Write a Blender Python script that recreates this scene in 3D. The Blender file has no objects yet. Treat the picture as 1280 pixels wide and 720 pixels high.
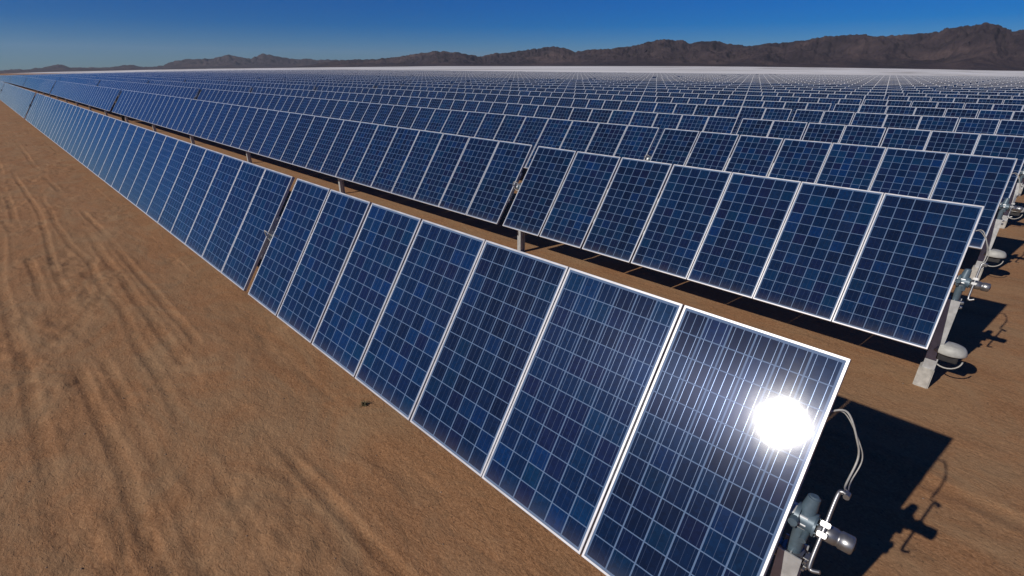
import bpy, math, random
import numpy as np
from mathutils import Vector, Matrix

random.seed(7)
R = math.radians
sc = bpy.context.scene
C = bpy.context.collection

# ------------------------------------------------------------------ measures
CAM = (0.3822, -2.6265, 2.341)
YAW, PITCH, ROLL = 134.90, -23.64, -0.04
FPX = 631.04                      # focal length in px of a 1280 px wide frame
SUN_EL, SUN_AZ = 32.1, -101.0     # azimuth as a mathematical angle from +X
GZ = -1.56                        # ground below the torque tube line
TILT = R(56.73)
PITCH_Y = 5.19
PW, PL = 1.030, 1.908             # panel
GAP7 = 0.18
STEP = 1.0414
NROW = 28
KMAX = 380
ROWX = [0.0, 0.203, 0.296, 0.400]


# ------------------------------------------------------------------ terrain
G_AZ = [(60, -.0030), (80.5, -.00378), (89.4, -.0042), (93.3, -.0034), (97.8, -.00167), (103.5, 0), (112, .0019), (118, .0027),
        (125, .0029), (135, .0030), (142.7, .0031), (149, .0018), (154, .0012), (159, 0), (163.5, -.0006), (168.7, -.0021),
        (172, -.0034), (175, -.0044), (178, -.0062), (186, -.0082), (200, -.0060), (240, 0), (360, 0)]
GA = np.array([a for a, b in G_AZ], float)
GB = np.array([b for a, b in G_AZ], float)


def sstep(a, b, v):
    t = np.clip((v - a) / (b - a), 0, 1)
    return t * t * (3 - 2 * t)


def terrain(x, y):
    """Slow rise and fall of the desert floor far from the camera."""
    x = np.asarray(x, float); y = np.asarray(y, float)
    dx, dy = x - CAM[0], y - CAM[1]
    r = np.hypot(dx, dy)
    az = np.degrees(np.arctan2(dy, dx)) % 360
    return np.interp(az, GA, GB) * r * sstep(70, 420, r)


# ------------------------------------------------------------------ numpy noise
def _h(ix, iy, s):
    n = (ix.astype(np.int64) * 374761393 + iy.astype(np.int64) * 668265263 + s * 1442695041) & 0xffffffff
    n = ((n ^ (n >> 13)) * 1274126177) & 0xffffffff
    n = n ^ (n >> 16)
    return (n & 0xffff) / 65535.0


def vnoise(x, y, s=0):
    ix = np.floor(x); iy = np.floor(y)
    fx = x - ix; fy = y - iy
    fx = fx * fx * fx * (fx * (fx * 6 - 15) + 10); fy = fy * fy * fy * (fy * (fy * 6 - 15) + 10)
    a = _h(ix, iy, s); b = _h(ix + 1, iy, s); c = _h(ix, iy + 1, s); d = _h(ix + 1, iy + 1, s)
    return (a + (b - a) * fx) * (1 - fy) + (c + (d - c) * fx) * fy


def fbm(x, y, s=0, o=4):
    v = 0; a = .5; t = 0
    for i in range(o):
        v = v + a * vnoise(x * 2 ** i + 17.3 * i, y * 2 ** i - 9.1 * i, s + i); t += a; a *= .5
    return v / t


# ------------------------------------------------------------------ materials
def mat(name):
    m = bpy.data.materials.new(name); m.use_nodes = True
    nt = m.node_tree
    return m, nt, nt.nodes['Principled BSDF']


def nd(nt, t, **k):
    n = nt.nodes.new(t)
    for a, b in k.items():
        setattr(n, a, b)
    return n


def mth(nt, op, a, b=None, c=None):
    n = nd(nt, 'ShaderNodeMath', operation=op)
    for i, v in enumerate((a, b, c)):
        if v is None: continue
        if isinstance(v, (int, float)): n.inputs[i].default_value = v
        else: nt.links.new(v, n.inputs[i])
    return n.outputs[0]


def mixc(nt, f, a, b, mode='MIX'):
    n = nd(nt, 'ShaderNodeMix', data_type='RGBA', blend_type=mode)
    for i, v in ((0, f), (6, a), (7, b)):
        if isinstance(v, (int, float)): n.inputs[i].default_value = v
        elif isinstance(v, tuple): n.inputs[i].default_value = (*v, 1)
        else: nt.links.new(v, n.inputs[i])
    return n.outputs[2]


def ramp(nt, src, stops):
    n = nd(nt, 'ShaderNodeValToRGB')
    e = n.color_ramp.elements
    while len(e) < len(stops): e.new(.5)
    for i, (p, c) in enumerate(stops):
        e[i].position = p; e[i].color = (*c, 1)
    nt.links.new(src, n.inputs[0])
    return n.outputs[0]


def noise(nt, vec, scale, detail=3, rough=.55, dist=0):
    n = nd(nt, 'ShaderNodeTexNoise')
    n.inputs['Scale'].default_value = scale; n.inputs['Detail'].default_value = detail
    n.inputs['Roughness'].default_value = rough; n.inputs['Distortion'].default_value = dist
    if vec is not None: nt.links.new(vec, n.inputs['Vector'])
    return n.outputs['Fac']


def mapping(nt, vec, scale):
    n = nd(nt, 'ShaderNodeMapping'); n.inputs['Scale'].default_value = scale
    nt.links.new(vec, n.inputs['Vector']); return n.outputs[0]


def metal_mat(name, col, metallic, rough, dirt=.25, nscale=9):
    m, nt, b = mat(name)
    tc = nd(nt, 'ShaderNodeTexCoord')
    f = noise(nt, tc.outputs['Object'], nscale, 4, .6)
    d = tuple(c * (1 - dirt) for c in col)
    nt.links.new(ramp(nt, f, [(.3, d), (.7, col)]), b.inputs['Base Color'])
    b.inputs['Metallic'].default_value = metallic
    rr = nd(nt, 'ShaderNodeMapRange'); rr.inputs[3].default_value = rough - .08; rr.inputs[4].default_value = rough + .12
    nt.links.new(f, rr.inputs[0]); nt.links.new(rr.outputs[0], b.inputs['Roughness'])
    return m


M = {}
M['frame'] = metal_mat('anodised_aluminium', (.47, .47, .50), .35, .42, .24, 6)
M['galv'] = metal_mat('galvanised_steel', (.56, .57, .58), .55, .45, .25, 14)
M['cast'] = metal_mat('painted_cast_steel', (.085, .125, .16), .2, .42, .3, 20)
M['steel'] = metal_mat('bright_steel', (.32, .32, .325), .85, .36, .3, 18)
M['white'] = metal_mat('weathered_white_plastic', (.36, .36, .345), 0, .55, .3, 12)
M['cable'] = metal_mat('grey_cable_jacket', (.36, .35, .33), 0, .5, .3, 30)
M['black'] = metal_mat('black_rubber', (.02, .02, .022), 0, .5, .3, 30)
M['concrete'] = metal_mat('pale_concrete', (.40, .38, .35), 0, .85, .4, 14)
M['back'] = metal_mat('white_backsheet', (.55, .55, .55), 0, .6, .1, 3)


def cells_material():
    m, nt, b = mat('polycrystalline_cells_under_glass')
    uv = nd(nt, 'ShaderNodeUVMap'); uv.uv_map = 'cells'
    sep = nd(nt, 'ShaderNodeSeparateXYZ'); nt.links.new(uv.outputs[0], sep.inputs[0])
    u, v = sep.outputs[0], sep.outputs[1]
    oi = nd(nt, 'ShaderNodeObjectInfo')
    fu = mth(nt, 'FRACT', u); fv = mth(nt, 'FRACT', v)
    # distance to the cell border
    du = mth(nt, 'MINIMUM', fu, mth(nt, 'SUBTRACT', 1.0, fu))
    dv = mth(nt, 'MINIMUM', fv, mth(nt, 'SUBTRACT', 1.0, fv))
    gapu = mth(nt, 'LESS_THAN', du, .032); gapv = mth(nt, 'LESS_THAN', dv, .024)
    gap = mth(nt, 'MAXIMUM', gapu, gapv)
    # sheet margin: outside 0..6 / 0..12 (the uv of a panel starts at a multiple of 10 / 20)
    lu = mth(nt, 'MODULO', mth(nt, 'ADD', u, 2.0), 10.0); lv = mth(nt, 'MODULO', mth(nt, 'ADD', v, 2.0), 20.0)
    out = mth(nt, 'MAXIMUM', mth(nt, 'MAXIMUM', mth(nt, 'LESS_THAN', lu, 2.0), mth(nt, 'GREATER_THAN', lu, 8.0)),
              mth(nt, 'MAXIMUM', mth(nt, 'LESS_THAN', lv, 2.0), mth(nt, 'GREATER_THAN', lv, 14.0)))
    gap = mth(nt, 'MAXIMUM', gap, out)
    # three bus bars per cell run the length of the panel
    tb = mth(nt, 'FRACT', mth(nt, 'MULTIPLY', fu, 3.0))
    bus = mth(nt, 'LESS_THAN', mth(nt, 'ABSOLUTE', mth(nt, 'SUBTRACT', tb, .5)), .024)
    bus = mth(nt, 'MULTIPLY', bus, mth(nt, 'SUBTRACT', 1.0, gap))
    # tone of each cell
    cid = nd(nt, 'ShaderNodeCombineXYZ')
    nt.links.new(mth(nt, 'FLOOR', u), cid.inputs[0]); nt.links.new(mth(nt, 'FLOOR', v), cid.inputs[1])
    nt.links.new(mth(nt, 'MULTIPLY', oi.outputs['Random'], 977.0), cid.inputs[2])
    wn = nd(nt, 'ShaderNodeTexWhiteNoise'); nt.links.new(cid.outputs[0], wn.inputs[0])
    tone = ramp(nt, wn.outputs['Value'], [(0, (.0006, .0060, .024)), (.35, (.0004, .0100, .038)), (.62, (.0020, .0065, .030)), (.8, (.0004, .0140, .044)), (1, (.0005, .0125, .056))])
    pid = nd(nt, 'ShaderNodeCombineXYZ')
    nt.links.new(mth(nt, 'FLOOR', mth(nt, 'DIVIDE', mth(nt, 'ADD', u, 2.0), 10.0)), pid.inputs[0]); nt.links.new(mth(nt, 'MULTIPLY', oi.outputs['Random'], 331.0), pid.inputs[1])
    wp = nd(nt, 'ShaderNodeTexWhiteNoise'); nt.links.new(pid.outputs[0], wp.inputs[0])
    hs = nd(nt, 'ShaderNodeHueSaturation'); nt.links.new(tone, hs.inputs['Color'])
    nt.links.new(mth(nt, 'ADD', .80, mth(nt, 'MULTIPLY', wp.outputs['Value'], .5)), hs.inputs['Value'])
    # crystal grain
    vo = nd(nt, 'ShaderNodeTexVoronoi'); vo.inputs['Scale'].default_value = 7.0; nt.links.new(uv.outputs[0], vo.inputs['Vector'])
    gr = nd(nt, 'ShaderNodeSeparateColor'); nt.links.new(vo.outputs['Color'], gr.inputs[0])
    grain = mth(nt, 'ADD', .82, mth(nt, 'MULTIPLY', gr.outputs[0], .36))
    gcol = nd(nt, 'ShaderNodeCombineColor')
    for i in range(3): nt.links.new(grain, gcol.inputs[i])
    cell = mixc(nt, 1.0, hs.outputs[0], gcol.outputs[0], 'MULTIPLY')
    c1 = mixc(nt, gap, cell, (.080, .125, .21))
    c2 = mixc(nt, bus, c1, (.042, .060, .10))
    # desert dust, a little more of it along the lower edge
    tc = nd(nt, 'ShaderNodeTexCoord')
    dn = noise(nt, mapping(nt, uv.outputs[0], (.35, .12, 1)), 1.4, 5, .65)
    low = mth(nt, 'POWER', mth(nt, 'MAXIMUM', mth(nt, 'SUBTRACT', 1.0, mth(nt, 'DIVIDE', mth(nt, 'SUBTRACT', lv, 2.0), 1.0)), 0.0), 2.0)
    dust = mth(nt, 'ADD', mth(nt, 'MULTIPLY', dn, .022), mth(nt, 'MULTIPLY', low, .07))
    c3 = mixc(nt, dust, c2, (.34, .27, .20))
    nt.links.new(c3, b.inputs['Base Color'])
    line = mth(nt, 'MAXIMUM', bus, mth(nt, 'MULTIPLY', gap, .3))
    nt.links.new(mth(nt, 'MULTIPLY', bus, .8), b.inputs['Metallic'])
    nt.links.new(mth(nt, 'ADD', .25, mth(nt, 'MULTIPLY', bus, .04)), b.inputs['Roughness'])
    tg = nd(nt, 'ShaderNodeTangent', direction_type='UV_MAP', uv_map='cells'); nt.links.new(tg.outputs[0], b.inputs['Tangent'])
    b.inputs['Anisotropic'].default_value = .65
    b.inputs['Specular IOR Level'].default_value = .06
    b.inputs['Specular Tint'].default_value = (.50, .58, 1, 1)
    b.inputs['Coat Weight'].default_value = 1.0
    b.inputs['Coat IOR'].default_value = 1.26
    nt.links.new(mth(nt, 'ADD', .052, mth(nt, 'MULTIPLY', dn, .06)), b.inputs['Coat Roughness'])
    # waviness of the rolled glass
    wv = noise(nt, mapping(nt, uv.outputs[0], (1, 1, 1)), 1.1, 2, .5)
    bp = nd(nt, 'ShaderNodeBump'); bp.inputs['Strength'].default_value = .02; bp.inputs['Distance'].default_value = .01
    tex = noise(nt, uv.outputs[0], 26, 2, .6)
    wv = mth(nt, 'ADD', wv, mth(nt, 'MULTIPLY', tex, .10))
    nt.links.new(wv, bp.inputs['Height']); nt.links.new(bp.outputs[0], b.inputs['Coat Normal'])
    return m


M['cells'] = cells_material()


def ground_material():
    m, nt, b = mat('desert_sand')
    tc = nd(nt, 'ShaderNodeTexCoord'); P = tc.outputs['Object']
    n1 = noise(nt, mapping(nt, P, (.12, .45, 1)), 1.0, 5, .6, .6)
    n2 = noise(nt, mapping(nt, P, (1.2, 2.6, 1)), 1.0, 6, .65, .4)
    n3 = noise(nt, P, 42, 4, .7)
    base = ramp(nt, n1, [(.25, (0.21, 0.103, 0.048)), (.5, (0.273, 0.139, 0.066)), (.75, (0.337, 0.177, 0.088))])
    c = mixc(nt, .55, base, ramp(nt, n2, [(.3, (0.191, 0.093, 0.043)), (.55, (0.273, 0.14, 0.067)), (.75, (0.356, 0.194, 0.098))]))
    c = mixc(nt, .45, c, ramp(nt, n3, [(.35, (0.127, 0.064, 0.03)), (.5, (0.26, 0.134, 0.064)), (.68, (0.419, 0.242, 0.131))]), 'MIX')
    crust = ramp(nt, noise(nt, mapping(nt, P, (.5, .9, 1)), 1.0, 7, .72, 1.2), [(.42, (0, 0, 0)), (.62, (1, 1, 1))])
    c = mixc(nt, mth(nt, 'MULTIPLY', crust, .50), c, (.268, .182, .104))
    dark = ramp(nt, noise(nt, mapping(nt, P, (.8, 3.2, 1)), 1.3, 8, .75, 1.5), [(.52, (0, 0, 0)), (.68, (1, 1, 1))])
    c = mixc(nt, mth(nt, 'MULTIPLY', dark, .42), c, (.115, .077, .045))
    # dark gravel specks
    vo = nd(nt, 'ShaderNodeTexVoronoi'); vo.inputs['Scale'].default_value = 16; vo.inputs['Randomness'].default_value = 1
    nt.links.new(P, vo.inputs['Vector'])
    vs = nd(nt, 'ShaderNodeSeparateColor'); nt.links.new(vo.outputs['Color'], vs.inputs[0])
    speck = mth(nt, 'MULTIPLY', mth(nt, 'LESS_THAN', vo.outputs['Distance'], .16), mth(nt, 'GREATER_THAN', vs.outputs[0], .80))
    c = mixc(nt, mth(nt, 'MULTIPLY', speck, .6), c, (.09, .055, .035))
    # pale dry-lake silt begins behind the field
    geo = nd(nt, 'ShaderNodeSeparateXYZ'); nt.links.new(P, geo.inputs[0])
    far = nd(nt, 'ShaderNodeMapRange'); far.inputs[1].default_value = PITCH_Y * (NROW - 9); far.inputs[2].default_value = PITCH_Y * NROW
    wob = noise(nt, P, .02, 3)
    nt.links.new(mth(nt, 'ADD', geo.outputs[1], mth(nt, 'MULTIPLY', wob, 30)), far.inputs[0])
    silt = ramp(nt, noise(nt, mapping(nt, P, (.0012, .006, 1)), 1, 4, .6), [(.34, (.34, .32, .31)), (.46, (.52, .51, .51)), (.6, (.62, .61, .62))])
    c = mixc(nt, far.outputs[0], c, silt)
    # brown slopes below the mountains
    v = nd(nt, 'ShaderNodeVectorMath', operation='LENGTH'); nt.links.new(P, v.inputs[0])
    foot = nd(nt, 'ShaderNodeMapRange'); foot.inputs[1].default_value = 2300; foot.inputs[2].default_value = 2700
    nt.links.new(v.outputs['Value'], foot.inputs[0])
    c = mixc(nt, foot.outputs[0], c, (.06, .042, .042))
    nt.links.new(c, b.inputs['Base Color'])
    b.inputs['Roughness'].default_value = .95
    b.inputs['Specular IOR Level'].default_value = .15
    h = mth(nt, 'ADD', mth(nt, 'MULTIPLY', noise(nt, mapping(nt, P, (9, 16, 9)), 1, 6, .7, .5), .02), mth(nt, 'MULTIPLY', n3, .007))
    h = mth(nt, 'ADD', h, mth(nt, 'MULTIPLY', speck, .006))
    h = mth(nt, 'ADD', h, mth(nt, 'MULTIPLY', noise(nt, P, 110, 3, .7), .004))
    bp = nd(nt, 'ShaderNodeBump'); bp.inputs['Strength'].default_value = .75; bp.inputs['Distance'].default_value = 1.0
    nt.links.new(h, bp.inputs['Height']); nt.links.new(bp.outputs[0], b.inputs['Normal'])
    return m


M['sand'] = ground_material()


def rock_material():
    m, nt, b = mat('desert_mountain_rock')
    tc = nd(nt, 'ShaderNodeTexCoord'); P = tc.outputs['Object']
    n = noise(nt, mapping(nt, P, (.002, .002, .006)), 1.0, 7, .65, .8)
    n2 = noise(nt, P, .012, 5, .7)
    c = mixc(nt, .45, ramp(nt, n, [(.32, (.010, .007, .010)), (.5, (.030, .020, .023)), (.68, (.090, .060, .055))]),
             ramp(nt, n2, [(.35, (.015, .012, .016)), (.65, (.050, .037, .038))]))
    nt.links.new(c, b.inputs['Base Color'])
    b.inputs['Roughness'].default_value = .95; b.inputs['Specular IOR Level'].default_value = .1
    bp = nd(nt, 'ShaderNodeBump'); bp.inputs['Strength'].default_value = .6; bp.inputs['Distance'].default_value = 30
    nt.links.new(n2, bp.inputs['Height']); nt.links.new(bp.outputs[0], b.inputs['Normal'])
    return m


M['rock'] = rock_material()
M['stone'] = metal_mat('field_stones', (.24, .16, .11), 0, .9, .5, 6)
M['weed'] = metal_mat('dry_weed', (.14, .12, .06), 0, .8, .5, 20)


# ------------------------------------------------------------------ mesh helper
class MB:
    def __init__(s): s.v = []; s.f = []; s.m = []; s.sm = []
    def add(s, vs, fs, mi=0, smooth=False):
        o = len(s.v); s.v += [tuple(v) for v in vs]
        for f in fs: s.f.append(tuple(i + o for i in f)); s.m.append(mi); s.sm.append(smooth)
    def box(s, c, d, rot=None, mi=0, bev=0.0):
        x, y, z = (q / 2 for q in d)
        if bev <= 0:
            vs = [Vector((a, b_, c_)) for a in (-x, x) for b_ in (-y, y) for c_ in (-z, z)]
            fs = [(0, 1, 3, 2), (4, 6, 7, 5), (0, 4, 5, 1), (2, 3, 7, 6), (0, 2, 6, 4), (1, 5, 7, 3)]
        else:
            import bmesh
            bm = bmesh.new(); bmesh.ops.create_cube(bm, size=1)
            for v in bm.verts: v.co = Vector((v.co.x * d[0], v.co.y * d[1], v.co.z * d[2]))
            bmesh.ops.bevel(bm, geom=bm.edges[:], offset=bev, segments=2, affect='EDGES')
            bm.verts.index_update()
            vs = [v.co.copy() for v in bm.verts]; fs = [tuple(v.index for v in f.verts) for f in bm.faces]; bm.free()
        if rot: vs = [rot @ v for v in vs]
        s.add([v + Vector(c) for v in vs], fs, mi)
    def tube(s, pts, r, n=12, mi=0, cap=True, smooth=True):
        pts = [Vector(p) for p in pts]
        rs = r if isinstance(r, (list, tuple)) else [r] * len(pts)
        up = None; rings = []
        for i, p in enumerate(pts):
            a = pts[max(i - 1, 0)]; b = pts[min(i + 1, len(pts) - 1)]
            t = (b - a)
            t = t.normalized() if t.length > 1e-9 else Vector((0, 0, 1))
            if up is None:
                up = t.orthogonal().normalized()
            up = (up - t * up.dot(t))
            up = up.normalized() if up.length > 1e-6 else t.orthogonal().normalized()
            w = t.cross(up)
            rings.append([p + (up * math.cos(2 * math.pi * k / n) + w * math.sin(2 * math.pi * k / n)) * rs[i] for k in range(n)])
        vs = [v for q in rings for v in q]
        fs = [(i * n + k, i * n + (k + 1) % n, (i + 1) * n + (k + 1) % n, (i + 1) * n + k) for i in range(len(pts) - 1) for k in range(n)]
        s.add(vs, fs, mi, smooth)
        if cap:
            s.add(rings[0], [tuple(range(n - 1, -1, -1))], mi); s.add(rings[-1], [tuple(range(n))], mi)
    def cyl(s, a, b, r, n=20, mi=0):
        s.tube([a, b], r, n, mi)
    def mesh(s, name, mats):
        me = bpy.data.meshes.new(name); me.from_pydata(s.v, [], s.f); me.update()
        for m in mats: me.materials.append(m)
        me.polygons.foreach_set('material_index', s.m)
        me.polygons.foreach_set('use_smooth', s.sm)
        return me


def link(name, me, parent=None, loc=(0, 0, 0), rot=None):
    o = bpy.data.objects.new(name, me); C.objects.link(o)
    if parent: o.parent = parent
    o.location = loc
    if rot is not None: o.rotation_euler = rot
    return o


def smooth_path(pts, n=8):
    """Catmull-Rom through the points."""
    P = [Vector(p) for p in pts]; P = [P[0] * 2 - P[1]] + P + [P[-1] * 2 - P[-2]]
    o = []
    for i in range(1, len(P) - 2):
        for k in range(n):
            t = k / n; a, b, c, d = P[i - 1:i + 3]
            o.append(.5 * ((2 * b) + (c - a) * t + (2 * a - 5 * b + 4 * c - d) * t * t + (3 * b - a - 3 * c + d) * t ** 3))
    o.append(P[-2]); return o


# ------------------------------------------------------------------ panel meshes
def frame_geom(w, l, lip=.017, depth=.042):
    """Mitred aluminium ring: top face, outer wall, inner wall, lower flange."""
    def ring(dx, dy, z): return [(-dx, -dy, z), (dx, -dy, z), (dx, dy, z), (-dx, dy, z)]
    a, b = w / 2, l / 2
    loops = [ring(a - lip, b - lip, -.004), ring(a - lip, b - lip, -.0005), ring(a - lip + .001, b - lip + .001, 0),
             ring(a - .0015, b - .0015, 0), ring(a, b, -.0015), ring(a, b, -depth), ring(a - .03, b - .03, -depth), ring(a - .03, b - .03, -depth + .003)]
    vs = [v for q in loops for v in q]
    fs = [(i * 4 + k, (i + 1) * 4 + k, (i + 1) * 4 + (k + 1) % 4, i * 4 + (k + 1) % 4) for i in range(len(loops) - 1) for k in range(4)]
    return vs, fs


mbf = MB(); mbf.add(*frame_geom(PW, PL)); ME_FRAME = mbf.mesh('panel_frame', [M['frame']])

CW, CL = PW - .034 - .018, PL - .034 - .028      # the cell matrix inside the sheet margin


def glass_geom(w, l):
    a, b = w / 2 - .016, l / 2 - .016
    vs = [(-a, -b, -.003), (a, -b, -.003), (a, b, -.003), (-a, b, -.003), (-a, -b, -.009), (a, -b, -.009), (a, b, -.009), (-a, b, -.009)]
    uv = [((x / CW + .5) * 6, (y / CL + .5) * 12) for x, y, z in vs[:4]]
    return vs, uv


def panel_mesh():
    mb = MB(); vs, uv = glass_geom(PW, PL)
    mb.add(vs, [(0, 1, 2, 3)], 0); mb.f += [(7, 6, 5, 4)]; mb.m += [1]; mb.sm += [False]
    mb.box((.0, PL * .36, -.022), (.13, .09, .024), mi=2)          # junction box on the back
    me = mb.mesh('solar_panel', [M['cells'], M['back'], M['black']])
    lay = me.uv_layers.new(name='cells')
    for p in me.polygons:
        for li, vi in zip(p.loop_indices, p.vertices):
            lay.data[li].uv = uv[vi] if p.material_index == 0 else (0, 0)
    return me


ME_PANEL = panel_mesh()


def merged_panels(name, places, detailed=True, lip=.018):
    """Many panels in one mesh: places = list of 4x4 matrices."""
    gv, guv = glass_geom(PW, PL); gv = np.array(gv[:4]); fv, ff = frame_geom(PW, PL); fv = np.array(fv)
    if not detailed:
        a, b, l = PW / 2, PL / 2, lip
        fv = np.array([(-a + l, -b + l, -.001), (a - l, -b + l, -.001), (a - l, b - l, -.001), (-a + l, b - l, -.001),
                       (-a, -b, 0), (a, -b, 0), (a, b, 0), (-a, b, 0), (-a, -b, -.042), (a, -b, -.042), (a, b, -.042), (-a, b, -.042)])
        ff = [(0, 4, 5, 1), (1, 5, 6, 2), (2, 6, 7, 3), (3, 7, 4, 0), (4, 8, 9, 5), (5, 9, 10, 6), (6, 10, 11, 7), (7, 11, 8, 4)]
        ff = [tuple(reversed(f)) for f in ff]; ff = [tuple(reversed(f)) for f in ff]
    V = []; F = []; Mi = []; UV = []
    o = 0
    for k, m in enumerate(places):
        m = np.array(m)
        V.append(gv @ m[:3, :3].T + m[:3, 3]); F.append((o, o + 1, o + 2, o + 3)); Mi.append(0)
        UV += [(u + 10 * (k + 1), v) for u, v in guv]; o += 4
        V.append(np.array([(-PW / 2 + .02, -PL / 2 + .02, -.009), (PW / 2 - .02, -PL / 2 + .02, -.009), (PW / 2 - .02, PL / 2 - .02, -.009), (-PW / 2 + .02, PL / 2 - .02, -.009)]) @ m[:3, :3].T + m[:3, 3])
        F.append((o + 3, o + 2, o + 1, o)); Mi.append(2); UV += [(0, 0)] * 4; o += 4
        V.append(fv @ m[:3, :3].T + m[:3, 3])
        for f in ff: F.append(tuple(i + o for i in f)); Mi.append(1); UV += [(0, 0)] * len(f)
        o += len(fv)
    me = bpy.data.meshes.new(name); me.from_pydata(np.concatenate(V).tolist(), [], F); me.update()
    for q in ('cells', 'frame', 'back'): me.materials.append(M[q])
    me.polygons.foreach_set('material_index', Mi)
    lay = me.uv_layers.new(name='cells'); lay.data.foreach_set('uv', np.array(UV, dtype=np.float32).ravel())
    return me


ME_FAR = merged_panels('solar_panel_far', [Matrix.Identity(4)], False, .034)

# ------------------------------------------------------------------ support meshes
HP = -GZ                                   # tube height above the ground


def tube_mesh(x0, x1):
    """Octagonal torque tube following the terrain (local to a row)."""
    return None


def post_mesh():
    mb = MB()
    # H section pile driven into the ground, bolted to a bearing saddle
    h0, h1 = -HP - .35, -.17
    zc = (h0 + h1) / 2
    mb.box((0, 0, zc), (.008, .13, h1 - h0))
    mb.box((-.045, 0, 0 + zc), (.007, .15, h1 - h0), rot=None) if False else None
    for s in (-1, 1): mb.box((0, s * .070, zc), (.10, .008, h1 - h0))
    for s in (-1, 1): mb.box((s * .012, 0, -.20), (.010, .118, .24))
    return mb.mesh('support_post', [M['galv']])


def bearing_mesh():
    mb = MB()
    mb.tube([(-.035, 0, 0), (.035, 0, 0)], .092, 20)
    mb.box((0, 0, -.12), (.07, .17, .06), bev=.008)
    for s in (-1, 1):
        mb.box((0, s * .10, 0), (.06, .04, .035), bev=.005); mb.cyl((0, s * .105, -.03), (0, s * .105, .04), .010, 8)
    return mb.mesh('bearing', [M['cast']])


ME_POST = post_mesh(); ME_BEAR = bearing_mesh()
TUBE_OFF = Vector((0, math.sin(TILT) * .115, -math.cos(TILT) * .115))


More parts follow.
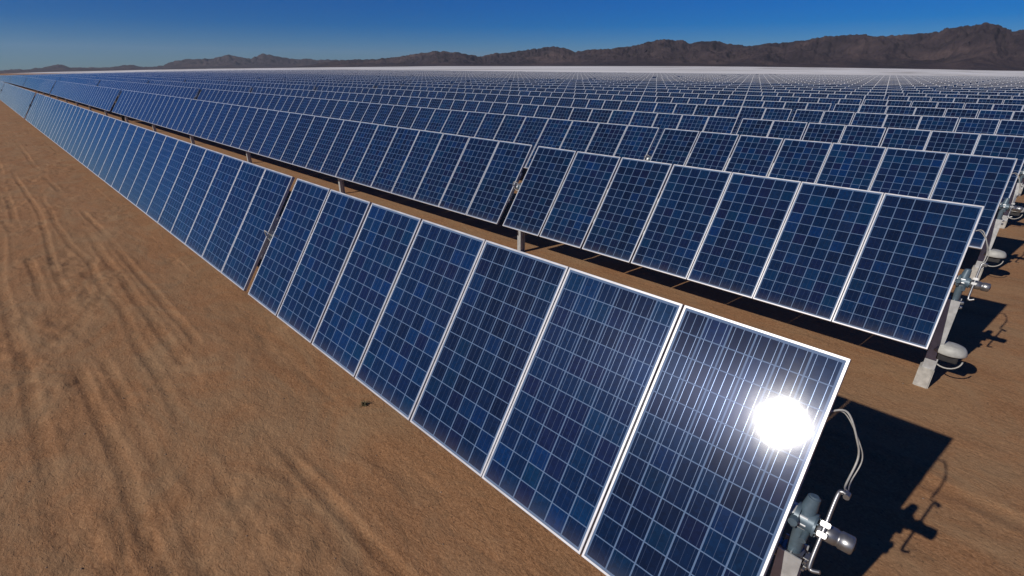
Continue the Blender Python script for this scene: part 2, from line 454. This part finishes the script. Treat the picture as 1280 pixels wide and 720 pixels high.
def end_meshes():
    """Drive gear at the end of a row, in the row's local frame (origin on the tube axis line)."""
    out = {}
    t = TUBE_OFF
    ax = Vector((0, math.cos(TILT), math.sin(TILT)))      # up along the panel
    # end post: driven pile, clamp and round head
    mb = MB()
    zt = -.30
    mb.box((.06, t.y, (-HP - .3 + zt) / 2), (.008, .12, HP + .3 + zt))
    for s in (-1, 1): mb.box((.06, t.y + s * .066, (-HP - .3 + zt) / 2), (.13, .008, HP + .3 + zt))
    out['support_post'] = mb.mesh('end_post', [M['galv']])
    mb = MB()
    mb.box((.05, t.y, -HP + .08), (.165, .18, .40), bev=.012)
    out['footing'] = mb.mesh('footing', [M['concrete']])
    mb = MB()
    mb.tube([(.06, t.y, -.36), (.065, t.y, -.2), (.07, t.y, t.z + .02)], [.042, .040, .042], 18)
    mb.tube([(.07, t.y - .0, t.z), (.075, t.y + .02, t.z + .09), (.08, t.y + .03, t.z + .15)], [.048, .042, .034], 16)
    mb.tube([(.02, t.y, t.z), (.045, t.y, t.z)], .078, 22); mb.tube([(.02, t.y, t.z), (.13, t.y, t.z)], .060, 22)
    mb.tube([(.08, t.y + .03, t.z + .145), (.08, t.y + .032, t.z + .158)], [.035, .022], 16)
    mb.tube([(.124, t.y - .02, t.z), (.136, t.y - .02, t.z)], .060, 22)
    for q_ in range(6):
        cy_, cz_ = math.cos(q_ * 1.047) * .051, math.sin(q_ * 1.047) * .051
        mb.cyl((.130, t.y - .02 + cy_, t.z + cz_), (.144, t.y - .02 + cy_, t.z + cz_), .0065, 6)
    mb.cyl((.03, t.y - .10, t.z + .02), (.03, t.y, t.z + .02), .026, 12)
    mb.cyl((.10, t.y, t.z - .05), (.10, t.y - .10, t.z - .07), .020, 10)
    out['slew_drive'] = mb.mesh('slew_drive', [M['cast']])
    mb = MB()                                             # clamp straps and bolts
    for z in (-.33, -.39):
        mb.tube([(.06, t.y, z - .014), (.06, t.y, z + .014)], .066, 18)
        for s in (-1, 1):
            mb.box((.06 + s * .075, t.y, z), (.04, .05, .028), bev=.004)
            mb.cyl((.06 + s * .078, t.y - .045, z), (.06 + s * .078, t.y + .045, z), .009, 8)
    mb.tube([(.06, t.y, -.415), (.06, t.y, -.31)], .060, 18)
    out['clamp'] = mb.mesh('clamp', [M['steel']])
    # motor: bright can pointing away from the row
    m0 = Vector((.135, t.y - .02, t.z + .00)); d = Vector((1, .10, -.06)).normalized()
    mb = MB()
    rs = [(0, .036), (.006, .049), (.10, .049), (.104, .045), (.116, .045), (.120, .051), (.178, .051), (.186, .045), (.187, .024)]
    mb.tube([m0 + d * q for q, r in rs], [r for q, r in rs], 28)
    out['drive_motor'] = mb.mesh('drive_motor', [M['steel']])
    mb = MB()
    q = [(.187, .024), (.194, .022), (.1945, .004)]
    mb.tube([m0 + d * a for a, r in q], [r for a, r in q], 18)
    out['end_cap'] = mb.mesh('end_cap', [M['black']])
    # actuating bar with its two hooked ends
    c = Vector((.175, .035, -.015)); a = c + ax * .225 ; b_ = c - ax * .225
    mb = MB()
    mb.tube(smooth_path([a + Vector((.05, 0, .0)), a + Vector((.012, 0, .01)), a - ax * .03, c, b_ + ax * .03, b_ + Vector((.012, 0, -.008)), b_ + Vector((.055, 0, .01))], 6), .0115, 10)
    mb.cyl(a + Vector((.04, -.018, 0)), a + Vector((.04, .02, 0)), .017, 10)
    for s in (-.03, .03): mb.box(c + ax * s, (.05, .03, .03), rot=Matrix.Rotation(TILT, 3, 'X'), bev=.004)
    out['lever_bar'] = mb.mesh('lever_bar', [M['steel']])
    # cable from the back of the last panel to the drive
    mb = MB()
    P0 = ax * .62 + Vector((-.02, .05, -.03))
    pts = [P0, ax * .60 + Vector((.07, .12, .0)), Vector((.155, .46, .34)), Vector((.185, .49, .20)), Vector((.18, .36, .08)), a + Vector((.03, .05, -.01)), a + Vector((.015, 0, 0))]
    mb.tube(smooth_path(pts, 7), .006, 8)
    pts2 = [P0, ax * .60 + Vector((.06, .13, -.02)), Vector((.165, .47, .33)), Vector((.205, .51, .19)), Vector((.195, .41, .09)), a + Vector((.035, .06, -.02))]
    mb.tube(smooth_path(pts2, 7), .0038, 8)
    out['cable'] = mb.mesh('drive_cable', [M['cable']])
    # control box: shallow dome cover on a bracket with a loop of cable under it
    zc = -1.0
    mb = MB()
    prof = [(.010, .105), (.08, .102), (.12, .090), (.142, .062), (.153, .03), (.158, .0), (.152, -.012), (.138, -.014)]
    n = 28; ctr = Vector((.20, .10, zc))
    rings = [[ctr + Vector((math.cos(2 * math.pi * k / n) * r * 1.12, math.sin(2 * math.pi * k / n) * r * .92, z)) for k in range(n)] for r, z in prof]
    mb.add([v for q_ in rings for v in q_], [(i * n + k, i * n + (k + 1) % n, (i + 1) * n + (k + 1) % n, (i + 1) * n + k)[::-1] for i in range(len(prof) - 1) for k in range(n)], 0, True)
    mb.add(rings[0], [tuple(range(n))]); mb.add(rings[-1], [tuple(range(n))[::-1]])
    out['cover'] = mb.mesh('control_box_cover', [M['white']])
    mb = MB()
    mb.box(ctr + Vector((0, 0, -.065)), (.21, .17, .105), bev=.01)
    mb.box(ctr + Vector((-.12, 0, -.05)), (.10, .05, .03))
    out['control_box'] = mb.mesh('control_box', [M['black']])
    mb = MB()
    ring_pts = [ctr + Vector((math.cos(q_) * .155, -.03 + .05 * math.cos(q_ * .5), -.06 + math.sin(q_) * .15)) for q_ in [math.pi * (1.0 + k / 12) for k in range(13)]]
    mb.tube(ring_pts, .009, 8)
    out['cable_loop'] = mb.mesh('cable_loop', [M['cable']])
    return out


ENDM = end_meshes()


def rail_mesh():
    mb = MB()
    mb.box((0, -.05, -.060), (.035, .72, .030)); mb.box((0, -.05, -.0725), (.06, .72, .004))
    for s in (-.36, .26): mb.box((0, s, -.0435), (.06, .05, .006))
    return mb.mesh('mounting_rail', [M['galv']])


ME_RAIL = rail_mesh()


def gear_mesh():
    """Dark filler added to the mid-row breaks, shaped as a gear drive: heavy pile, gearbox and a long torque arm behind the panel plane."""
    mb = MB(); t = TUBE_OFF; rt = Matrix.Rotation(TILT, 3, 'X')
    mb.box((0, t.y, (-HP - .3 - .22) / 2), (.20, .16, HP + .3 - .22), bev=.006)
    mb.box((0, t.y, t.z), (.34, .26, .30), bev=.03)
    mb.tube([(-.22, t.y, t.z), (.22, t.y, t.z)], .15, 24)
    for sx in (-.2, .2): mb.box(Vector((sx, t.y, t.z)) + rt @ Vector((0, .12, .01)), (.10, 1.45, .07), rot=rt, bev=.008)
    mb.tube([(0, t.y + .12, t.z - .1), (0, t.y + .42, t.z - .12)], .07, 18)
    return mb.mesh('gap_darkening_gear', [M['black']])


ME_GEAR = gear_mesh()

# ------------------------------------------------------------------ rows
GAPS0 = [.014, .009, .016, .026, .040, .034]
GAPS1 = [.009, .009, .012, .034, .040, .036]
PATTERN = [[.01, .01, .04, .02, .05, .01], [.02, .04, .01, .01, .04, .02], [.01, .04, .03, .01, .02, .03]]


def layout(row):
    """Panel centre x (local), and the breaks, for one row."""
    g = GAPS0 if row == 0 else GAPS1 if row < 3 else PATTERN[row % 3]
    xs = []; x = 0; br = []
    nxt = {0: [7, 45, 78], 1: [7, 48, 86]}.get(row, [7, 46 + (row * 3) % 5, 86 + (row * 7) % 5])
    nxt = nxt + [nxt[-1] + 40 * i for i in range(1, 12)]
    for k in range(KMAX):
        xs.append(x - PW / 2); x -= PW
        if k + 1 in nxt:
            gg = GAP7 if k + 1 == 7 else .85
            br.append((x - gg / 2, k + 1)); x -= gg
        elif k < 6: x -= g[k]
        else: x -= STEP - PW
    return xs, br


ORD = ['front', 'second', 'third', 'fourth', 'fifth', 'sixth', 'seventh', 'eighth', 'ninth', 'tenth', 'eleventh', 'twelfth', 'thirteenth',
       'fourteenth', 'fifteenth', 'sixteenth', 'seventeenth', 'eighteenth', 'nineteenth', 'twentieth', 'twenty-first', 'twenty-second',
       'twenty-third', 'twenty-fourth', 'twenty-fifth', 'twenty-sixth', 'twenty-seventh', 'twenty-eighth']
LABELS = {0: 'front row of blue solar panels beside the sandy track, sun glinting on its end panel',
          1: 'second row of blue solar panels counted from the sandy track, its whole end panel visible',
          2: 'third row of blue solar panels from the sandy track, corner just above the second row',
          NROW - 1: 'farthest row of solar panels, next to the pale dry lake'}
for row in range(NROW):
    LABELS.setdefault(row, '%s row of blue solar panels counted back from the sandy track' % ORD[row])

DT = {1: -.0375, 2: -.0775, 3: -.0295}
DZ = {3: -.078}
rnd = random.Random(3)
for row in range(NROW):
    y0 = row * PITCH_Y
    x0 = ROWX[row] if row < 4 else .4 + .1 * (row - 3)
    dz = DZ.get(row, 0 if row < 3 else -.05)
    tilt = TILT + DT.get(row, 0 if row == 0 else -.04 + rnd.uniform(-.018, .018))
    root = bpy.data.objects.new('solar_tracker_row', None); C.objects.link(root)
    root.empty_display_size = .3
    zg = float(terrain(x0, y0))
    root.location = (x0, y0, GZ + zg + dz)
    root['label'] = LABELS[row]; root['category'] = 'solar panels'; root['group'] = 'rows of tilted solar panels'
    T = lambda x: float(terrain(x + x0, y0)) - zg
    xs, br = layout(row)
    near = row < 12
    mats = []
    # each panel block is sighted in separately: slow drift of tilt along the row plus a tiny jitter
    for k, x in enumerate(xs):
        j = rnd.uniform(-.003, .003) if k < 60 else 0
        blk = 0 if k < 7 else .004 * math.sin(k // 40 * 2.1 + row)
        rx = tilt + j + blk; ry = rnd.uniform(-.0012, .0012)
        zt = HP + T(x)
        if k < 100:
            o = link('solar_panel', ME_PANEL if near else ME_FAR, root, (x, 0, zt), (rx, ry, 0))
            if near: link('frame', ME_FRAME, o)
        else:
            mats.append(Matrix.Translation((x, 0, zt)) @ Matrix.Rotation(rx, 4, 'X'))
    o = link('solar_panel', merged_panels('far_panels', mats, False, .018 if near else .034), root); o['kind'] = 'stuff'
    # torque tube
    mb = MB(); pts = []
    x = .09
    while x > xs[-1]:
        pts.append((x, TUBE_OFF.y, HP + TUBE_OFF.z + T(min(x, 0)))); x -= 8.0 if x < -60 else 3.0
    mb.tube(pts, .062, 8, smooth=False)
    link('torque_tube', mb.mesh('torque_tube', [M['galv']]), root)
    # posts
    px = -7.41 if row < 4 else -7.3
    for i in range(14 if row < 8 else 5):
        xx = px - 8.35 * i
        link('support_post', ME_POST, root, (xx, TUBE_OFF.y, HP + T(xx)))
        if row < 8: link('bearing', ME_BEAR, root, (xx, TUBE_OFF.y, HP + TUBE_OFF.z + T(xx)))
    # end gear
    objs = {}
    for nm in ('support_post', 'footing', 'slew_drive', 'drive_motor', 'lever_bar', 'cable', 'control_box'):
        objs[nm] = link(nm, ENDM[nm], root, (0, 0, HP))
    link('clamp', ENDM['clamp'], objs['slew_drive']); link('end_cap', ENDM['end_cap'], objs['drive_motor'])
    link('cover', ENDM['cover'], objs['control_box']); link('cable', ENDM['cable_loop'], objs['control_box'])
    # rails under the joints of the nearest panels, and under the two edges of the row
    if row < 5:
        edges = [xs[0] + PW / 2 - .03] + [(xs[k] + xs[k + 1]) / 2 for k in range(26) if k != 6] + [xs[6] - PW / 2 + .02, xs[7] + PW / 2 - .02]
        for e in edges:
            link('mounting_rail', ME_RAIL, root, (e, 0, HP), (tilt, 0, 0))
    if row < 12:
        for bx, k in br[1:3]:
            link('gap_darkening_gear', ME_GEAR, root, (bx, 0, HP + T(bx)), (0, 0, 0))  # black gear shape added to darken the wide breaks
    # cable hanging in the break of the row
    if row < 3:
        bx = br[0][0]
        mb = MB()
        mb.tube(smooth_path([(bx + .10, .02, HP - .02), (bx + .02, -.06, HP + .07), (bx - .07, -.045, HP + .05), (bx - .10, -.02, HP - .05), (bx - .03, .02, HP - .13), (bx + .06, .05, HP - .12)], 7), .009, 8)
        link('jumper_cable', mb.mesh('jumper_cable', [M['cable']]), root)


# ------------------------------------------------------------------ ground
def axis(parts, lo, hi, grow=1.16):
    """Fine spacing inside, geometric growth outside."""
    a = [parts[0][0]]
    for s, e, d in parts:
        n = max(1, round((e - s) / d)); a += list(np.linspace(s, e, n + 1)[1:])
    d = parts[0][2]; L = [a[0]]
    while L[-1] > lo: d *= grow; L.append(L[-1] - d)
    d = parts[-1][2]; H = [a[-1]]
    while H[-1] < hi: d *= grow; H.append(H[-1] + d)
    return np.array(L[::-1][:-1] + a + H[1:])


gx = axis([(-60, -22, .12), (-22, -9, .055), (-9, 2.5, .032)], -14000, 14000, 1.13)
gy = axis([(-5.2, -.2, .028), (-.2, 4.6, .05), (4.6, 9, .12)], -3000, 14000, 1.13)
X, Y = np.meshgrid(gx, gy)
Z = GZ + terrain(X, Y)
nearw = 1 - sstep(40, 120, np.hypot(X, Y))
# soft swells drawn out along the row
wx = X + 1.2 * (fbm(X * .22, Y * .5, 5, 3) - .5); wy = Y + .30 * (fbm(X * .35, Y * .6, 9, 3) - .5)
swell = (fbm(wx * .42, wy * 1.0, 21, 4) - .5) * .055
clod = (fbm(X * 3.2, Y * 5.2, 31, 4) - .5)
patch = sstep(.48, .70, fbm(wx * .55, wy * 1.1, 41, 3))
lump = clod * (.016 + .036 * patch)


def rut(yc, depth, width, x0, x1, s, amp=.16, tread=True):
    c = yc + amp * (fbm(X * .16, X * 0 + s, 50 + s, 3) - .5) * 2
    d = Y - c
    on = sstep(.30, .55, fbm(X * .28 + s * 3.7, X * 0 + 2.2 * s, 60 + s, 3)) * sstep(x0, x0 + 4, X) * (1 - sstep(x1 - 1.5, x1, X))
    cut = -np.exp(-(d / width) ** 4) * depth
    berm = np.exp(-((np.abs(d) - width * 1.55) / (width * .5)) ** 2) * depth * .45
    edge = (fbm(X * 6, Y * 6, 70 + s, 3) - .5) * depth * 1.1 * np.exp(-((np.abs(d) - width) / (width * .8)) ** 2)
    tr = np.exp(-(d / (width * .8)) ** 4) * np.sin(X * 2 * math.pi / .085 + np.abs(d) * 26) * .006 if tread else 0
    return (cut + berm + edge + tr) * on


ruts = (rut(-2.68, .010, .07, -45, 3, 1) + rut(-2.30, .009, .06, -30, 2, 2) + rut(-1.47, .009, .07, -40, 3, 3)
        + rut(-1.20, .010, .06, -22, 2, 4) + rut(-3.15, .009, .08, -48, 2, 5) + rut(-2.0, .008, .06, -24, 0, 7, .3)
        + rut(3.2, .010, .11, -30, 6, 8) + rut(2.2, .007, .10, -20, 6, 9))
flat = np.where(Y > -.4, .45, 1.0)
Z = Z + nearw * (swell * flat + lump * flat + ruts)
# a little sand banked under the front panels' edge
nx, ny = len(gx), len(gy)
co = np.stack([X, Y, Z], -1).reshape(-1, 3)
idx = np.arange(nx * ny).reshape(ny, nx)
q = np.stack([idx[:-1, :-1], idx[:-1, 1:], idx[1:, 1:], idx[1:, :-1]], -1).reshape(-1, 4)
me = bpy.data.meshes.new('desert_ground')
me.vertices.add(len(co)); me.vertices.foreach_set('co', co.ravel())
me.loops.add(q.size); me.loops.foreach_set('vertex_index', q.ravel().astype(np.int32))
me.polygons.add(len(q)); me.polygons.foreach_set('loop_start', np.arange(0, q.size, 4, dtype=np.int32))
me.polygons.foreach_set('loop_total', np.full(len(q), 4, np.int32))
me.update(calc_edges=True); me.validate()
me.polygons.foreach_set('use_smooth', np.ones(len(me.polygons), bool))
me.materials.append(M['sand'])
g = link('ground', me); g['kind'] = 'structure'; g['label'] = 'brown desert sand with tyre ruts beside the front row'


def ground_z(x, y):
    j = np.searchsorted(gy, y); i = np.searchsorted(gx, x)
    return float(Z[min(j, ny - 1), min(i, nx - 1)])


# stones and clods: nobody could count them
mb = MB(); rs = random.Random(11)
for i in range(800):
    if i < 500: x = rs.uniform(-14, 2.5) * rs.random() ** .4; y = rs.uniform(-4.2, -.1)
    else: x = rs.uniform(-9, 4); y = rs.uniform(0, 9)
    s = .003 + .009 * rs.random() ** 6
    z = ground_z(x, y)
    n = 6; a0 = rs.random() * 6
    ring = [(x + math.cos(a0 + k * 2 * math.pi / n) * s * rs.uniform(.8, 1.5), y + math.sin(a0 + k * 2 * math.pi / n) * s * rs.uniform(.7, 1.2), z - .003) for k in range(n)]
    ring2 = [(x + (p[0] - x) * .75, y + (p[1] - y) * .75, z + s * rs.uniform(.45, .8)) for p in ring]
    top = (x, y, z + s * .9)
    mb.add(ring + ring2 + [top], [(k, (k + 1) % n, n + (k + 1) % n, n + k) for k in range(n)] + [(n + k, n + (k + 1) % n, 2 * n) for k in range(n)])
o = link('pebbles', mb.mesh('pebbles', [M['stone']])); o['kind'] = 'stuff'; o['label'] = 'small brown stones scattered over the sand'


def weed(x, y, s, seed, label):
    r = random.Random(seed); mb = MB()
    for i in range(46):
        a = r.uniform(0, 6.28); l = s * r.uniform(.4, 1); e = r.uniform(.3, 1.25)
        p0 = Vector((0, 0, 0)); d = Vector((math.cos(a) * math.cos(e), math.sin(a) * math.cos(e), math.sin(e)))
        p1 = p0 + d * l * .5; p2 = p0 + d * l + Vector((r.uniform(-.2, .2) * s, r.uniform(-.2, .2) * s, -.1 * s))
        mb.tube([p0, p1, p2], [.0035, .003, .001], 4, smooth=False)
        for q_ in range(3):
            b = p0.lerp(p2, r.uniform(.4, 1)); w = Vector((r.uniform(-1, 1), r.uniform(-1, 1), r.uniform(-.2, 1))).normalized() * s * .12
            v = w.orthogonal().normalized() * s * .03
            mb.add([b - v, b + w * .5 + v * 1.2, b + w, b + w * .4 - v * 1.6], [(0, 1, 2, 3)])
    o = link('dry_weed', mb.mesh('dry_weed', [M['weed']]), None, (x, y, ground_z(x, y) - .005))
    o['label'] = label; o['category'] = 'weed'


weed(-4.65, -.22, .085, 1, 'small dark dry weed on the sand close under the front row')


# ------------------------------------------------------------------ mountains: (azimuth, base slope, crest slope)
PROF = [(60, -.003, .03), (72, -.0035, .052), (80.48, -0.00378, 0.04682), (86.27, -0.00418, 0.04795), (89.36, -0.00438, 0.05798), (91.93, -0.00405, 0.05017), (92.62, -0.00359, 0.04689), (93.31, -0.00362, 0.0445), (94.17, -0.00315, 0.05093), (95.0, -0.00267, 0.05499), (96.51, -0.00218, 0.05113), (97.82, -0.00167, 0.04792), (99.45, -0.00114, 0.04472), (101.15, -0.00059, 0.04349), (103.52, 0, 0.04519), (106.01, 0.00061, 0.04465), (107.31, 0.00122, 0.04006), (108.97, 0.00126, 0.03776), (110.67, 0.00129, 0.03594), (112.08, 0.00194, 0.03275), (113.86, 0.00198, 0.03739), (114.96, 0.00201, 0.0419), (116.44, 0.00204, 0.04167), (117.35, 0.0027, 0.03821), (117.95, 0.00271, 0.04387), (120.42, 0.00277, 0.04441), (121.83, 0.0028, 0.03844), (123.01, 0.00283, 0.03357), (124.61, 0.00286, 0.03123), (127.04, 0.00291, 0.02889), (128.43, 0.00293, 0.02577), (129.5, 0.00295, 0.03228), (130.74, 0.00297, 0.03493), (132.81, 0.003, 0.02985), (134.89, 0.00302, 0.02535), (136.55, 0.00304, 0.0234), (138.21, 0.00305, 0.01818), (139.03, 0.00306, 0.02078), (140.68, 0.00307, 0.02528), (142.73, 0.00308, 0.02649), (144.76, 0.00243, 0.02252), (146.36, 0.00243, 0.01794), (148.74, 0.00179, 0.01398), (151.07, 0.0018, 0.01196), (154.09, 0.00117, 0.01241), (156.29, 0.00056, 0.01349), (158.07, 0.00058, 0.01757), (158.91, 0, 0.02165), (159.46, 0, 0.01799), (160.15, 0, 0.01315), (160.96, 0, 0.01544), (161.82, 0, 0.01943), (162.62, -0.00057, 0.0164), (163.46, -0.00056, 0.01282), (165.05, -0.0011, 0.01207), (166.58, -0.00107, 0.00797), (167.18, -0.00161, 0.00232), (168.66, -0.00212, 0.0012), (169.52, -0.00264, 0.00393), (170.36, -0.0026, 0.00228), (171.45, -0.00309, 0.00012), (173.56, -0.00402, 0.00015), (174.32, -0.00396, 0.00426), (175.06, -0.00442, 0.00016), (176.03, -0.00485, -0.00183), (177.89, -0.00615, -0.00371), (185.7, -0.00817, -0.0075), (196, -.006, -.005)]
PA = np.array([p[0] for p in PROF]); PT = np.array([p[2] for p in PROF])


def range_mesh(name, az0, az1, na, nr, rfun, depth, fade0, fade1, scale=1.0, seed=0):
    az = np.linspace(az0, az1, na); t = np.linspace(0, 1, nr)
    AZ, Tt = np.meshgrid(az, t)
    rc = rfun(AZ)                                  # distance of the crest
    RR = rc + (Tt - .72) * depth
    x = CAM[0] + RR * np.cos(np.radians(AZ)); y = CAM[1] + RR * np.sin(np.radians(AZ))
    crest = np.interp(AZ, PA, PT) + (fbm(AZ * 3.1, AZ * 0, 80 + seed, 5) - .5) * .0034
    ends = sstep(az0, az0 + fade0, AZ) * (1 - sstep(az1 - fade1, az1, AZ))
    base = np.interp(AZ, GA, GB)
    hc = np.maximum(.95 * (crest - base) * rc * scale, 2) * ends
    up = np.clip(Tt / .72, 0, 1)
    shp = np.where(Tt < .72, .18 * up + .82 * up ** 1.9, 1 - .8 * ((Tt - .72) / .28) ** 1.3)
    rid = 1 - np.abs(2 * fbm(x * .0022 / 1.0, y * .0022, 90 + seed, 5) - 1)
    rid2 = 1 - np.abs(2 * fbm(x * .007, y * .007, 95 + seed, 4) - 1)
    w = np.where(Tt < .72, np.sin(np.clip(up, 0, 1) * math.pi) ** .8, 0)
    rid3 = 1 - np.abs(2 * fbm(x * .019, y * .019, 99 + seed, 3) - 1)
    shp = shp * (1 + w * ((rid - .72) * 1.7 + (rid2 - .7) * .9 + (rid3 - .7) * .4))
    shp = np.clip(shp, 0, 1.0)
    z = CAM[2] + base * RR - 8 + hc * shp + 8 * up
    z = np.where(Tt < .02, z - 25, z)
    co = np.stack([x, y, z], -1).reshape(-1, 3); idx = np.arange(na * nr).reshape(nr, na)
    qq = np.stack([idx[:-1, :-1], idx[1:, :-1], idx[1:, 1:], idx[:-1, 1:]], -1).reshape(-1, 4)
    me = bpy.data.meshes.new(name); me.from_pydata(co.tolist(), [], qq.tolist()); me.update()
    me.polygons.foreach_set('use_smooth', np.ones(len(me.polygons), bool)); me.materials.append(M['rock'])
    return me


near_r = lambda a: 4300 + 900 * (fbm(a * .12, a * 0, 3, 3) - .5) + np.clip(a - 120, 0, 40) * 45
o = link('mountains', range_mesh('mountains', 62, 157, 1900, 130, near_r, 1700, 3, 6)); o['kind'] = 'structure'
o['label'] = 'brown desert mountain range behind the dry lake'
far_r = lambda a: 9300 + 0 * a
o = link('distant_hills', range_mesh('distant_hills', 143, 200, 700, 50, far_r, 2400, 8, 4, seed=7)); o['kind'] = 'structure'
o['label'] = 'low blue hills fading in haze at the far end of the rows'

# ------------------------------------------------------------------ haze
HAZE = 3.0e-5
if HAZE:
    mb = MB(); mb.box((-3000, 4000, 0), (26000, 22000, 1700))
    me = bpy.data.meshes.new('haze')
    zlo, zhi = float(Z.min()) - 2, 420.0
    mb = MB(); mb.box((0, (gy[0] + gy[-1]) / 2, (zlo + zhi) / 2), (gx[-1] - gx[0] + 400, gy[-1] - gy[0] + 400, zhi - zlo))
    hm, nt, b = mat('desert_haze'); nt.nodes.remove(b)
    v = nd(nt, 'ShaderNodeVolumePrincipled')
    v.inputs['Color'].default_value = (.72, .80, .92, 1); v.inputs['Density'].default_value = HAZE; v.inputs['Anisotropy'].default_value = .2
    nt.links.new(v.outputs[0], nt.nodes['Material Output'].inputs['Volume'])
    o = link('haze', mb.mesh('haze', [hm])); o['kind'] = 'stuff'; o['label'] = 'thin pale desert haze'

# ------------------------------------------------------------------ camera
f = Vector((math.cos(R(YAW)) * math.cos(R(PITCH)), math.sin(R(YAW)) * math.cos(R(PITCH)), math.sin(R(PITCH))))
r = f.cross(Vector((0, 0, 1))).normalized(); u = r.cross(f)
r2 = math.cos(R(ROLL)) * r + math.sin(R(ROLL)) * u; u2 = -math.sin(R(ROLL)) * r + math.cos(R(ROLL)) * u
cam = bpy.data.cameras.new('camera'); co_ = bpy.data.objects.new('camera', cam); C.objects.link(co_)
mm = Matrix((r2, u2, -f)).transposed().to_4x4(); mm.translation = CAM; co_.matrix_world = mm
cam.sensor_width = 36; cam.lens = FPX / 1280 * 36; cam.clip_start = .05; cam.clip_end = 60000
sc.camera = co_

# ------------------------------------------------------------------ light
sd = Vector((math.cos(R(SUN_EL)) * math.cos(R(SUN_AZ)), math.cos(R(SUN_EL)) * math.sin(R(SUN_AZ)), math.sin(R(SUN_EL))))
L = bpy.data.lights.new('sun', 'SUN'); L.energy = 4.7; L.angle = R(.53); L.color = (1, .94, .84)
lo = bpy.data.objects.new('sun', L); C.objects.link(lo); lo.rotation_euler = sd.to_track_quat('Z', 'Y').to_euler(); lo.location = (0, -20, 30)

w = bpy.data.worlds.new('World'); sc.world = w; w.use_nodes = True
nt = w.node_tree; bg = nt.nodes['Background']
sky = nt.nodes.new('ShaderNodeTexSky'); sky.sky_type = 'NISHITA'; sky.sun_disc = False
sky.sun_elevation = R(SUN_EL); sky.sun_rotation = math.atan2(sd.x, sd.y)
sky.altitude = 900; sky.air_density = 1.0; sky.dust_density = 0; sky.ozone_density = 6.5
hsv = nt.nodes.new('ShaderNodeHueSaturation'); hsv.inputs['Saturation'].default_value = 1.9
nt.links.new(sky.outputs[0], hsv.inputs['Color']); nt.links.new(mixc(nt, 1.0, hsv.outputs[0], (.38, .655, 1.10), 'MULTIPLY'), bg.inputs[0]); bg.inputs[1].default_value = .05

sc.view_settings.view_transform = 'Standard'; sc.view_settings.look = 'None'
sc.view_settings.exposure = 0; sc.view_settings.gamma = 1
sc.render.engine = 'CYCLES'
sc.cycles.max_bounces = 6; sc.cycles.volume_bounces = 0
sc.cycles.use_denoising = True
